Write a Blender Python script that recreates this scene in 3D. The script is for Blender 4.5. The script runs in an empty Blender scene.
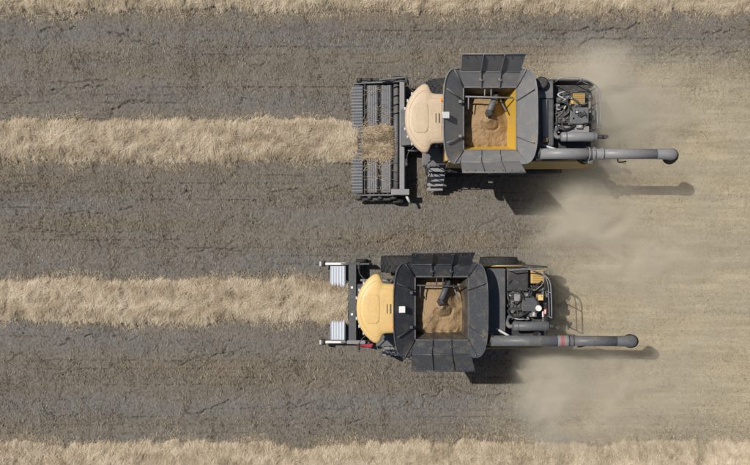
import bpy, math, random
import numpy as np
from mathutils import Vector, Matrix

random.seed(7)
rng = np.random.default_rng(11)
R = math.radians
scene = bpy.context.scene
col = scene.collection

# ------------------------------------------------------------------ camera, sky, sun, exposure
CAM_H = 32.0
cam_data = bpy.data.cameras.new('camera')
cam_data.sensor_width = 36.0
cam_data.lens = 36.0 * 832.0 / 750.0
cam_data.clip_start = 0.1
cam_data.clip_end = 6000
cam = bpy.data.objects.new('camera', cam_data)
cam.location = (0, 0, CAM_H)
cam.rotation_euler = (0, 0, 0)
col.objects.link(cam)
scene.camera = cam

SUN_DIR = Vector((-0.527, 0.264, 1.0)).normalized()      # towards the sun
elev = math.asin(SUN_DIR.z)
world = bpy.data.worlds.new('World')
scene.world = world
world.use_nodes = True
wn = world.node_tree
sky = wn.nodes.new('ShaderNodeTexSky')
sky.sky_type = 'NISHITA'
sky.sun_disc = False
sky.sun_elevation = elev
sky.sun_rotation = math.atan2(SUN_DIR.x, SUN_DIR.y)
sky.air_density = 1.0
sky.dust_density = 1.5
bgn = wn.nodes['Background']
bgn.inputs['Strength'].default_value = 0.052
wn.links.new(sky.outputs[0], bgn.inputs['Color'])

sun_data = bpy.data.lights.new('sun', 'SUN')
sun_data.energy = 4.1
sun_data.angle = R(0.55)
sun_data.color = (1.0, 0.94, 0.84)
sun = bpy.data.objects.new('sun', sun_data)
sun.rotation_euler = SUN_DIR.to_track_quat('Z', 'Y').to_euler()
sun.location = (-20, 10, 40)
col.objects.link(sun)

scene.view_settings.view_transform = 'Standard'
scene.view_settings.look = 'None'
scene.view_settings.gamma = 1.0
scene.view_settings.exposure = 0.12
scene.view_settings.use_curve_mapping = False
scene.cycles.max_bounces = 6
scene.cycles.diffuse_bounces = 3
scene.cycles.volume_bounces = 3
scene.cycles.volume_step_rate = 0.35
scene.cycles.volume_max_steps = 128


# ------------------------------------------------------------------ materials
def new_mat(name):
    m = bpy.data.materials.new(name)
    m.use_nodes = True
    nt = m.node_tree
    return m, nt, nt.nodes['Principled BSDF']


def ramp(nt, fac, stops):
    r = nt.nodes.new('ShaderNodeValToRGB')
    while len(r.color_ramp.elements) < len(stops):
        r.color_ramp.elements.new(0.5)
    for e, (p, c) in zip(r.color_ramp.elements, stops):
        e.position = p
        e.color = (*c, 1)
    nt.links.new(fac, r.inputs[0])
    return r.outputs[0]


def noise(nt, scale, detail=4, rough=0.55, coord='Object', stretch=None, dim='3D'):
    tc = nt.nodes.new('ShaderNodeTexCoord')
    n = nt.nodes.new('ShaderNodeTexNoise')
    n.inputs['Scale'].default_value = scale
    n.inputs['Detail'].default_value = detail
    n.inputs['Roughness'].default_value = rough
    src = tc.outputs[coord]
    if stretch:
        mp = nt.nodes.new('ShaderNodeMapping')
        mp.inputs['Scale'].default_value = stretch
        nt.links.new(src, mp.inputs[0])
        src = mp.outputs[0]
    nt.links.new(src, n.inputs['Vector'])
    return n.outputs['Fac']


def mix(nt, fac, a, b, mode='MIX'):
    m = nt.nodes.new('ShaderNodeMix')
    m.data_type = 'RGBA'
    m.blend_type = mode
    for sock, v in ((m.inputs[0], fac), (m.inputs[6], a), (m.inputs[7], b)):
        if isinstance(v, bpy.types.NodeSocket):
            nt.links.new(v, sock)
        elif isinstance(v, (int, float)):
            sock.default_value = v
        else:
            sock.default_value = (*v, 1)
    return m.outputs[2]


DUST = (0.36, 0.29, 0.20)


def paint(name, c, rough=0.5, dust=0.35, metallic=0.0, scale=2.2, spec=0.35):
    m, nt, b = new_mat(name)
    lo, hi = 0.62 - dust * 0.5, 0.85 - dust * 0.2
    f1 = ramp(nt, noise(nt, scale, 6, 0.65), [(lo, (0, 0, 0)), (hi, (dust * 1.5,) * 3)])
    f2 = ramp(nt, noise(nt, scale * 9, 5, 0.7), [(0.35, (0.92,) * 3), (0.7, (1.05,) * 3)])
    base = mix(nt, 1.0, c, f2, 'MULTIPLY')
    outc = mix(nt, f1, base, DUST)
    sp = ramp(nt, noise(nt, 34, 2, 0.5), [(0.64, (0, 0, 0)), (0.70, (min(.7, dust * 2.2),) * 3)])
    outc = mix(nt, sp, outc, (0.46, 0.38, 0.26))
    nt.links.new(outc, b.inputs['Base Color'])
    b.inputs['Roughness'].default_value = rough
    b.inputs['Metallic'].default_value = metallic
    b.inputs['Specular IOR Level'].default_value = spec
    bp = nt.nodes.new('ShaderNodeBump')
    bp.inputs['Strength'].default_value = 0.12
    bp.inputs['Distance'].default_value = 0.02
    nt.links.new(noise(nt, scale * 14, 3), bp.inputs['Height'])
    nt.links.new(bp.outputs[0], b.inputs['Normal'])
    return m


M = {}
M['roof_beige'] = paint('roof_beige', (0.55, 0.435, 0.315), 0.5, 0.3, scale=1.9)
M['roof_yellow'] = paint('roof_yellow', (0.67, 0.465, 0.195), 0.42, 0.22, scale=1.9)
M['body_yellow'] = paint('body_yellow', (0.55, 0.34, 0.06), 0.5, 0.6)
M['ext_light'] = paint('ext_light', (0.18, 0.189, 0.203), 0.5, 0.32, scale=3.0)
M['ext_dark'] = paint('ext_dark', (0.062, 0.069, 0.081), 0.42, 0.24, scale=3.0)
M['dark'] = paint('dark', (0.035, 0.036, 0.04), 0.55, 0.22)
M['charcoal'] = paint('charcoal', (0.075, 0.08, 0.09), 0.5, 0.2)
M['steel'] = paint('steel', (0.225, 0.23, 0.245), 0.42, 0.3, metallic=0.0)
M['steel_dark'] = paint('steel_dark', (0.115, 0.122, 0.136), 0.45, 0.26)
M['bright'] = paint('bright', (0.5, 0.51, 0.52), 0.4, 0.15)
M['white'] = paint('white', (0.72, 0.72, 0.70), 0.45, 0.12)
M['red'] = paint('red', (0.33, 0.03, 0.045), 0.45, 0.15)
M['faded_red'] = paint('faded_red', (0.36, 0.10, 0.10), 0.55, 0.3)
M['rubber'] = paint('rubber', (0.032, 0.034, 0.037), 0.8, 0.12, scale=3, spec=0.2)
M['belt_grey'] = paint('belt_grey', (0.085, 0.092, 0.108), 0.65, 0.2, scale=3)
M['belt_pale'] = paint('belt_pale', (0.36, 0.41, 0.50), 0.6, 0.12, scale=3)
M['slat_pale'] = paint('slat_pale', (0.62, 0.65, 0.70), 0.5, 0.1, scale=3)
M['slat_grey'] = paint('slat_grey', (0.18, 0.19, 0.212), 0.55, 0.2, scale=3)
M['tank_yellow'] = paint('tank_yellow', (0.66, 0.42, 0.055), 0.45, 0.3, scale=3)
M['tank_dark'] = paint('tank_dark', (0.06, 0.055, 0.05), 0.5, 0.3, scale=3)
m, nt, b = new_mat('cab_glass')
b.inputs['Base Color'].default_value = (0.012, 0.016, 0.018, 1)
b.inputs['Roughness'].default_value = 0.06
M['glass'] = m
m, nt, b = new_mat('amber_lens')
b.inputs['Base Color'].default_value = (0.75, 0.25, 0.02, 1)
b.inputs['Roughness'].default_value = 0.2
M['amber'] = m


def grain_mat():
    m, nt, b = new_mat('grain_kernels')
    c = ramp(nt, noise(nt, 60, 3, 0.7), [(0.3, (0.23, 0.15, 0.08)), (0.7, (0.38, 0.265, 0.15))])
    nt.links.new(c, b.inputs['Base Color'])
    b.inputs['Roughness'].default_value = 0.8
    bp = nt.nodes.new('ShaderNodeBump')
    bp.inputs['Strength'].default_value = 0.5
    bp.inputs['Distance'].default_value = 0.02
    nt.links.new(noise(nt, 90, 2), bp.inputs['Height'])
    nt.links.new(bp.outputs[0], b.inputs['Normal'])
    return m


M['grain'] = grain_mat()


def straw_mat(name, stops, patch=0.18, patch_scale=0.9, translucent=0.0):
    m, nt, b = new_mat(name)
    at = nt.nodes.new('ShaderNodeAttribute')
    at.attribute_name = 'tint'
    c = ramp(nt, at.outputs['Fac'], stops)
    f = ramp(nt, noise(nt, patch_scale, 3), [(0.3, (1 - patch,) * 3), (0.7, (1 + patch,) * 3)])
    nt.links.new(mix(nt, 1.0, c, f, 'MULTIPLY'), b.inputs['Base Color'])
    b.inputs['Roughness'].default_value = 0.7
    b.inputs['Specular IOR Level'].default_value = 0.25
    return m


M['straw'] = straw_mat('windrow_straw', [(0.0, (0.25, 0.19, 0.122)), (0.35, (0.465, 0.385, 0.275)), (0.75, (0.63, 0.54, 0.405)), (1.0, (0.78, 0.69, 0.55))], 0.07)
M['straw_brown'] = straw_mat('straw_on_belts', [(0.0, (0.15, 0.11, 0.07)), (0.4, (0.33, 0.26, 0.175)), (1.0, (0.56, 0.46, 0.33))], 0.1)
M['stubble'] = straw_mat('stubble_stalks', [(0.0, (0.07, 0.058, 0.044)), (0.3, (0.20, 0.165, 0.12)), (0.7, (0.38, 0.31, 0.22)), (1.0, (0.60, 0.51, 0.37))], 0.12)
M['chaff'] = straw_mat('spread_chaff', [(0.0, (0.24, 0.20, 0.138)), (0.4, (0.43, 0.37, 0.265)), (1.0, (0.64, 0.565, 0.42))], 0.12)

m, nt, b = new_mat('windrow_core')
c = ramp(nt, noise(nt, 14, 5, 0.7, stretch=(1.6, 0.6, 1)), [(0.3, (0.34, 0.275, 0.20)), (0.65, (0.52, 0.44, 0.335))])
nt.links.new(c, b.inputs['Base Color'])
b.inputs['Roughness'].default_value = 0.85
M['core'] = m

# clay soil with residue attribute
m, nt, b = new_mat('clay_soil')
n_fine = noise(nt, 9.0, 6, 0.75, stretch=(2.4, 0.9, 1))
soil = ramp(nt, n_fine, [(0.25, (0.066, 0.065, 0.063)), (0.5, (0.143, 0.139, 0.134)), (0.75, (0.235, 0.226, 0.213))])
n_big = noise(nt, 0.6, 5, 0.6, stretch=(0.14, 1.9, 1))
brown = ramp(nt, n_fine, [(0.28, (0.088, 0.074, 0.055)), (0.7, (0.245, 0.205, 0.152))])
fb = ramp(nt, n_big, [(0.34, (0.1,) * 3), (0.62, (0.8,) * 3)])
sl = nt.nodes.new('ShaderNodeAttribute')
sl.attribute_name = 'slate'
inv = nt.nodes.new('ShaderNodeMath')
inv.operation = 'SUBTRACT'
inv.inputs[0].default_value = 1.0
nt.links.new(sl.outputs['Fac'], inv.inputs[1])
fb = mix(nt, 1.0, fb, inv.outputs[0], 'MULTIPLY')
soil = mix(nt, fb, soil, brown)
at = nt.nodes.new('ShaderNodeAttribute')
at.attribute_name = 'residue'
n_str = noise(nt, 1.0, 5, 0.65, stretch=(0.35, 5.0, 1))
chaff_c = ramp(nt, n_fine, [(0.25, (0.28, 0.24, 0.168)), (0.7, (0.45, 0.392, 0.285))])
chaff_c = mix(nt, 1.0, chaff_c, ramp(nt, n_str, [(0.35, (0.66, 0.65, 0.62)), (0.65, (1.14, 1.12, 1.06))]), 'MULTIPLY')
nt.links.new(mix(nt, at.outputs['Fac'], soil, chaff_c), b.inputs['Base Color'])
b.inputs['Roughness'].default_value = 0.95
b.inputs['Specular IOR Level'].default_value = 0.15
bp = nt.nodes.new('ShaderNodeBump')
bp.inputs['Strength'].default_value = 0.6
bp.inputs['Distance'].default_value = 0.02
nt.links.new(noise(nt, 30, 5, 0.7), bp.inputs['Height'])
nt.links.new(bp.outputs[0], b.inputs['Normal'])
M['soil'] = m


# ------------------------------------------------------------------ mesh helpers
class MB:
    def __init__(self):
        self.v, self.f, self.s = [], [], []

    def add(self, vs, fs, smooth=False):
        o = len(self.v)
        self.v += [tuple(p) for p in vs]
        for f in fs:
            self.f.append([i + o for i in f])
            self.s.append(smooth)
        return self

    def box(self, x0, x1, y0, y1, z0, z1, rot=None, piv=None):
        vs = [Vector((x, y, z)) for z in (z0, z1) for y in (y0, y1) for x in (x0, x1)]
        if rot:
            p = Vector(piv) if piv else Vector(((x0 + x1) / 2, (y0 + y1) / 2, (z0 + z1) / 2))
            mt = Matrix.Rotation(rot[1], 3, rot[0])
            vs = [mt @ (v - p) + p for v in vs]
        return self.add(vs, [(0, 2, 3, 1), (4, 5, 7, 6), (0, 1, 5, 4), (2, 6, 7, 3), (0, 4, 6, 2), (1, 3, 7, 5)])

    def cyl(self, p0, p1, r0, r1=None, n=14, caps=True):
        return self.rings([p0, p1], [r0, r0 if r1 is None else r1], n, caps)

    def rings(self, pts, rad, n=12, caps=True):
        pts = [Vector(p) for p in pts]
        if not hasattr(rad, '__len__'):
            rad = [rad] * len(pts)
        vs, fs = [], []
        up = None
        for i, p in enumerate(pts):
            a, c = pts[max(i - 1, 0)], pts[min(i + 1, len(pts) - 1)]
            d = (c - a)
            d = d.normalized() if d.length > 1e-6 else Vector((0, 0, 1))
            if up is None:
                up = Vector((0, 0, 1)) if abs(d.z) < 0.9 else Vector((1, 0, 0))
            u = up - d * up.dot(d)
            u.normalize()
            up = u
            w = d.cross(u)
            for k in range(n):
                t = 2 * math.pi * k / n
                vs.append(p + (u * math.cos(t) + w * math.sin(t)) * rad[i])
        for i in range(len(pts) - 1):
            for k in range(n):
                k2 = (k + 1) % n
                fs.append((i * n + k, i * n + k2, (i + 1) * n + k2, (i + 1) * n + k))
        self.add(vs, fs, True)
        if caps:
            o = len(self.v) - len(vs)
            self.f.append([o + k for k in reversed(range(n))]); self.s.append(False)
            self.f.append([o + (len(pts) - 1) * n + k for k in range(n)]); self.s.append(False)
        return self

    def prism(self, poly, y0, y1, axis='y'):
        n = len(poly)
        if axis == 'y':
            vs = [(p[0], y0, p[1]) for p in poly] + [(p[0], y1, p[1]) for p in poly]
        elif axis == 'z':
            vs = [(p[0], p[1], y0) for p in poly] + [(p[0], p[1], y1) for p in poly]
        else:
            vs = [(y0, p[0], p[1]) for p in poly] + [(y1, p[0], p[1]) for p in poly]
        fs = [list(range(n)), list(range(2 * n - 1, n - 1, -1))]
        fs += [(i, i + n, (i + 1) % n + n, (i + 1) % n) for i in range(n)]
        return self.add(vs, fs)

    def slab(self, lower, upper, t):
        """sheet between two polylines of equal length, thickened by t along its normal"""
        n = len(lower)
        L = [Vector(p) for p in lower]
        U = [Vector(p) for p in upper]
        nn = []
        for i in range(n):
            a = L[min(i + 1, n - 1)] - L[max(i - 1, 0)] + U[min(i + 1, n - 1)] - U[max(i - 1, 0)]
            c = U[i] - L[i]
            q = a.cross(c)
            q = q.normalized() if q.length > 1e-9 else Vector((0, 0, 1))
            nn.append(q if q.z < 0 else -q)
        vs = L + U + [L[i] + nn[i] * t for i in range(n)] + [U[i] + nn[i] * t for i in range(n)]
        fs = []
        for i in range(n - 1):
            fs.append((i, i + 1, n + i + 1, n + i))
            fs.append((2 * n + i, 3 * n + i, 3 * n + i + 1, 2 * n + i + 1))
            fs.append((n + i, n + i + 1, 3 * n + i + 1, 3 * n + i))
            fs.append((i, 2 * n + i, 2 * n + i + 1, i + 1))
        fs.append((0, n, 3 * n, 2 * n))
        fs.append((n - 1, 3 * n - 1, 4 * n - 1, 2 * n - 1))
        return self.add(vs, fs)

    def mesh(self, name, mat):
        me = bpy.data.meshes.new(name)
        me.from_pydata(self.v, [], self.f)
        me.polygons.foreach_set('use_smooth', self.s)
        me.materials.append(M[mat] if isinstance(mat, str) else mat)
        import bmesh
        bm = bmesh.new(); bm.from_mesh(me)
        bmesh.ops.recalc_face_normals(bm, faces=bm.faces)
        bm.to_mesh(me); bm.free()
        me.update()
        return me

    def build(self, name, mat, parent=None, bevel=0.0, loc=None):
        o = bpy.data.objects.new(name, self.mesh(name, mat))
        col.objects.link(o)
        o.parent = parent
        if loc:
            o.location = loc
        if bevel:
            bv = o.modifiers.new('bevel', 'BEVEL')
            bv.width = bevel
            bv.segments = 2
            bv.limit_method = 'ANGLE'
            bv.angle_limit = R(40)
        return o


def box(name, mat, parent, *a, bevel=0.012, **k):
    return MB().box(*a, **k).build(name, mat, parent, bevel)


def tag(o, label=None, cat=None, group=None, kind=None):
    if label: o['label'] = label
    if cat: o['category'] = cat
    if group: o['group'] = group
    if kind: o['kind'] = kind
    return o


def empty(name, loc):
    o = bpy.data.objects.new(name, None)
    o.location = loc
    col.objects.link(o)
    return o


def raw_mesh(name, verts, faces, mat, parent=None, smooth=False, attrs=None):
    """fast numpy mesh; faces an (n, k) int array"""
    me = bpy.data.meshes.new(name)
    nf, k = faces.shape
    me.vertices.add(len(verts))
    me.vertices.foreach_set('co', verts.astype(np.float32).ravel())
    me.loops.add(nf * k)
    me.loops.foreach_set('vertex_index', faces.astype(np.int32).ravel())
    me.polygons.add(nf)
    me.polygons.foreach_set('loop_start', np.arange(0, nf * k, k, dtype=np.int32))
    if smooth:
        me.polygons.foreach_set('use_smooth', np.ones(nf, bool))
    for an, arr in (attrs or {}).items():
        a = me.attributes.new(an, 'FLOAT', 'POINT')
        a.data.foreach_set('value', arr.astype(np.float32))
    me.materials.append(M[mat])
    me.update(calc_edges=True)
    o = bpy.data.objects.new(name, me)
    col.objects.link(o)
    o.parent = parent
    return o


def vnoise(x, y, seed=0):
    """smooth value noise, 0..1"""
    x = np.asarray(x, float); y = np.asarray(y, float)
    xi = np.floor(x).astype(np.int64); yi = np.floor(y).astype(np.int64)
    fx = x - xi; fy = y - yi
    fx = fx * fx * (3 - 2 * fx); fy = fy * fy * (3 - 2 * fy)

    def h(a, c):
        n = (a * 374761393 + c * 668265263 + seed * 982451653) & 0x7fffffff
        n = ((n ^ (n >> 13)) * 1274126177) & 0x7fffffff
        n = (n ^ (n >> 16)) & 0xffff
        return n / 65535.0
    return (h(xi, yi) * (1 - fx) + h(xi + 1, yi) * fx) * (1 - fy) + (h(xi, yi + 1) * (1 - fx) + h(xi + 1, yi + 1) * fx) * fy


def fbm(x, y, seed=0, octs=4):
    s, a, t = 0, 1.0, 0
    for o in range(octs):
        s = s + a * vnoise(x * 2 ** o, y * 2 ** o, seed + o * 17)
        t += a
        a *= 0.55
    return s / t


def sstep(a, c, x):
    t = np.clip((x - a) / (c - a), 0, 1)
    return t * t * (3 - 2 * t)


# ------------------------------------------------------------------ ground
def residue(x, y):
    """where the harvesters have spread chaff behind them, 0..1"""
    n = (fbm(x * 0.5, y * 0.7, 3) - 0.5) * 3.2
    r = sstep(4.8, 10.0, x + n + 0.15 * np.abs(y)) * sstep(7.3, 5.6, y + 0.5 * n) * sstep(-9.3, -7.0, y + 0.4 * n - 0.06 * (x - 8))
    streak = 0.84 + 0.5 * (vnoise(x * 0.12 + 5, y * 1.4, 9) - 0.35)
    return np.clip(r * streak, 0, 1)


def slate(x, y):
    """bands of barer slate-grey clay to either side of the straw rows, 0..1"""
    v = 0
    for yc, off, w in ((9.5, -1.9, .55), (3.5, 1.75, .75), (3.5, -2.6, .5), (-2.65, 1.5, .6), (-2.65, -1.6, .65), (-9.0, 2.2, .8)):
        wob = .5 * (fbm(x * .2, 0 * x + yc + off, 71) - .5)
        v = v + np.exp(-((y - yc - off + wob) / w) ** 2)
    return np.clip(v * (0.15 + 1.0 * fbm(x * .35, y * 2.0, 72)), 0, .85)


def make_ground():
    def axis(fine0, fine1, step, far):
        f = np.arange(fine0, fine1 + step * 0.5, step)
        out = [1.0]
        g = np.cumsum(np.geomspace(step * 3, far * 0.4, 16))
        g = g / g[-1] * far
        return np.concatenate([fine0 - g[::-1], f, fine1 + g])
    xs = axis(-15.6, 15.6, 0.045, 1500)
    ys = axis(-10.2, 10.2, 0.032, 1500)
    X, Y = np.meshgrid(xs, ys)
    near = sstep(18, 15.4, np.abs(X)) * sstep(12, 10, np.abs(Y))
    Z = (fbm(X * 0.25, Y * 0.6, 1) - 0.5) * 0.10
    Z += (fbm(X * 2.2, Y * 1.6, 2) - 0.5) * 0.035
    Z += (vnoise(X * 11, Y * 6, 5) - 0.5) * 0.022
    Z += (rng.random(X.shape) - 0.5) * 0.014
    # shallow wheel tracks running along the rows
    for ty, w in ((7.55, .3), (6.0, .3), (1.9, .35), (0.35, .3), (-0.85, .3), (-4.7, .3), (-6.35, .3), (-7.3, .2)):
        tt = (Y - ty + 0.1 * (vnoise(X * 0.3, 0 * X + ty * 7, 8) - 0.5)) / w
        Z -= 0.035 * np.exp(-tt ** 2)
    res = residue(X, Y)
    Z *= 1 - 0.35 * res
    # drying cracks in the clay, as narrow trenches
    crack = np.zeros_like(X)

    def trench(pts, w, depth):
        for (x, y) in pts:
            i = int((x - xs[16]) / 0.045) + 16
            j = int((y - ys[16]) / 0.032) + 16
            if i < 20 or j < 20 or i > len(xs) - 20 or j > len(ys) - 20:
                continue
            sl = (slice(j - 2, j + 3), slice(i - 2, i + 3))
            d = np.hypot(X[sl] - x, Y[sl] - y)
            crack[sl] = np.maximum(crack[sl], depth * np.clip(1.25 - d / w, 0, 1))

    def wander(x0, y0, length, ang, jitter, rgap=0.0, w=0.035, depth=0.10, branch=0.0):
        pts = []
        x, y, a = x0, y0, ang
        n = int(length / 0.02)
        on = True
        for k in range(n):
            if k % 6 == 0:
                a = ang + random.gauss(0, jitter * 1.4)
                if k % 30 == 0:
                    on = random.random() > rgap
                if on and random.random() < branch:
                    wander(x, y, random.uniform(.2, .7), ang + random.choice((-1, 1)) * random.uniform(1.1, 1.7), 0.4, 0, w * 0.8, depth * 0.8)
            x += 0.02 * math.cos(a); y += 0.02 * math.sin(a)
            if on:
                pts.append((x, y))
        trench(pts, w, depth)

    fy = -9.6
    while fy < 9.8:
        fy += random.choice((.31, .31, .62, .93))
        amp = 0.085 * sstep(.42, .68, vnoise(X[0] * .35, 0 * X[0] + fy * 3.1, 61)) * (0.25 + 1.2 * (vnoise(X[0] * 7, 0 * X[0] + fy, 62) > .45))
        off = fy + 0.06 * (fbm(X[0] * .5, 0 * X[0] + fy * 5, 63) - .5)
        crack += amp[None, :] * np.clip(1.2 - np.abs(Y - off[None, :]) / 0.028, 0, 1)

    def px(u, v):
        return (u - 375) / 26.0, (232 - v) / 26.0
    for (u, v, ln, gap) in ((108, 32, 2.8, .1), (40, 33, 1.6, .5), (60, 81, 2.2, .15), (10, 100, 4, .4), (110, 109, 1.5, .4), (110, 191, 3.5, .35),
                            (410, 28, 3, .45), (545, 29, 4.8, .15), (580, 46, 3.4, .1), (660, 49, 3.6, .15), (690, 33, 2.5, .2), (690, 94, 2.2, .3),
                            (270, 192, 3, .5), (20, 230, 2.5, .4), (340, 238, 4, .5), (200, 251, 2, .4),
                            (180, 365, 3.6, .15), (170, 405, 2.6, .1), (260, 405, 2.2, .3), (420, 396, 4.5, .25), (30, 405, 2.4, .35), (60, 345, 3, .5),
                            (10, 352, 2, .5), (480, 415, 3, .5), (300, 425, 3, .5), (250, 65, 3, .5), (200, 42, 2.4, .4), (640, 222, 4.0, .45), (620, 300, 4, .7), (60, 215, 3, .4), (560, 395, 5, .7)):
        x, y = px(u, v)
        wander(x, y, ln, random.gauss(0, 0.04), 0.35, gap, random.uniform(.022, .030), 0.15, 0.10)
    for _ in range(900):
        x, y = random.uniform(-15, 15), random.uniform(-9.5, 9.5)
        if residue(np.array([x]), np.array([y]))[0] > 0.5 or vnoise(np.array([x * .3]), np.array([y * .8]), 91)[0] < .35:
            continue
        wander(x, y, random.uniform(.2, 1.3), random.choice((0, 0, 0, 1.4)) + random.gauss(0, .25), 0.5, 0.2, 0.021, random.uniform(.04, .11), 0.12)
    Z = Z - crack * (1 - 0.7 * res)
    Z = Z * near
    ny, nx = X.shape
    verts = np.stack([X, Y, Z], -1).reshape(-1, 3)
    idx = np.arange(nx * ny).reshape(ny, nx)
    faces = np.stack([idx[:-1, :-1], idx[:-1, 1:], idx[1:, 1:], idx[1:, :-1]], -1).reshape(-1, 4)
    g = raw_mesh('field', verts, faces, 'soil', smooth=False, attrs={'residue': res.ravel(), 'slate': (slate(X, Y) * near).ravel()})
    tag(g, 'cracked grey clay field with pale chaff behind the harvesters', 'field', kind='structure')
    Zi = Z
    return xs, ys, Zi


GX, GY, GZ = make_ground()


def ground_z(x, y):
    i = np.clip(np.searchsorted(GX, x) - 1, 0, len(GX) - 1)
    j = np.clip(np.searchsorted(GY, y) - 1, 0, len(GY) - 1)
    return GZ[j, i]


# ------------------------------------------------------------------ blades of straw
def blade_mesh(name, P, ang, pitch, length, width, tint, mat, parent=None, bend=0.0, roll=None, one=False):
    n = len(P)
    d = np.stack([np.cos(ang) * np.cos(pitch), np.sin(ang) * np.cos(pitch), np.sin(pitch)], -1)
    side = np.stack([-np.sin(ang), np.cos(ang), np.zeros(n)], -1)
    if roll is not None:
        upv = np.cross(d, side)
        side = side * np.cos(roll)[:, None] + upv * np.sin(roll)[:, None]
    L = length[:, None]; W = width[:, None] * 0.5
    a = P
    b_ = P + d * L * 0.55
    pitch2 = pitch - bend
    ang2 = ang + rng.normal(0, 0.12, n)
    d2 = np.stack([np.cos(ang2) * np.cos(pitch2), np.sin(ang2) * np.cos(pitch2), np.sin(pitch2)], -1)
    c = b_ + d2 * L * 0.45
    if one:
        c = P + d * L
        V = np.stack([a - side * W, a + side * W, c - side * W * .7, c + side * W * .7], 1).reshape(-1, 3)
        F = np.arange(n)[:, None] * 4 + np.array([[0, 1, 3, 2]])
        return raw_mesh(name, V, F, mat, parent, attrs={'tint': np.repeat(tint, 4)})
    V = np.stack([a - side * W, a + side * W, b_ - side * W, b_ + side * W, c - side * W * .5, c + side * W * .5], 1).reshape(-1, 3)
    o = np.arange(n)[:, None] * 6
    F = np.concatenate([o + np.array([[0, 1, 3, 2]]), o + np.array([[2, 3, 5, 4]])], 0)
    return raw_mesh(name, V, F, mat, parent, attrs={'tint': np.repeat(tint, 6)})


def make_stubble():
    n = 400000
    x = rng.uniform(-15.3, 15.3, n)
    y = rng.uniform(-9.9, 9.9, n)
    dens = 0.22 + 0.55 * sstep(0.38, 0.68, fbm(x * 0.14, y * 1.5, 21)) + 0.75 * sstep(.5, .75, fbm(x * 3.2, y * .9, 22, 3))
    for by, bw, bs in ((-5.35, .55, .55), (1.45, .7, .35), (5.4, .6, .3), (-6.9, .4, .3), (6.9, .5, .25), (0.2, .3, .15), (-5.62, .10, .9), (-0.55, .12, .5), (1.35, .1, .5), (6.2, .12, .5)):
        dens += bs * np.exp(-((y - by) / bw) ** 2) * vnoise(x * .5, y * 0 + by, 31)
    dens *= (1 - 0.75 * residue(x, y)) * (1.08 - 0.42 * slate(x, y))
    keep = rng.random(n) < dens * 0.75
    x, y = x[keep], y[keep]
    n = len(x)
    z = ground_z(x, y) - 0.01
    ang = np.where(rng.random(n) < 0.6, math.pi / 2, -math.pi / 2) + rng.normal(0, 0.35, n)
    clump = vnoise(x * 6, y * 4, 44)
    pitch = np.clip(rng.normal(0.75, 0.3, n), 0.1, 1.45)
    length = rng.uniform(0.05, 0.16, n) * (0.6 + 0.8 * clump)
    tint = np.clip(rng.beta(1.1, 1.7, n) * 0.8 + 0.45 * (vnoise(x * 1.7, y * 2.4, 55) - 0.25), 0, 1)
    o = blade_mesh('stubble', np.stack([x, y, z], -1), ang, pitch, length, rng.uniform(.008, .016, n), tint, 'stubble', roll=rng.normal(0, .5, n), one=True)
    tag(o, 'short brown cereal stubble standing in the grey clay', 'stubble', kind='stuff')


make_stubble()


def make_chaff():
    n = 230000
    x = rng.uniform(3.5, 15.3, n)
    y = rng.uniform(-9, 8, n)
    keep = rng.random(n) < residue(x, y) * (0.3 + 1.1 * vnoise(x * .3, y * 5, 77))
    x, y = x[keep], y[keep]
    n = len(x)
    z = ground_z(x, y) + rng.uniform(0.0, 0.03, n)
    ang = rng.uniform(0, 2 * math.pi, n)
    tint = np.clip(rng.beta(2, 2, n) * .8 + .6 * (fbm(x * 0.25, y * 3.5, 78) - .4), 0, 1)
    o = blade_mesh('chaff', np.stack([x, y, z], -1), ang, np.clip(rng.normal(.12, .2, n), -.1, .8), rng.uniform(.03, .11, n), rng.uniform(.005, .011, n), tint, 'chaff', one=True)
    tag(o, 'pale chopped straw and chaff spread behind the harvesters', 'chaff', kind='stuff')


make_chaff()


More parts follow.
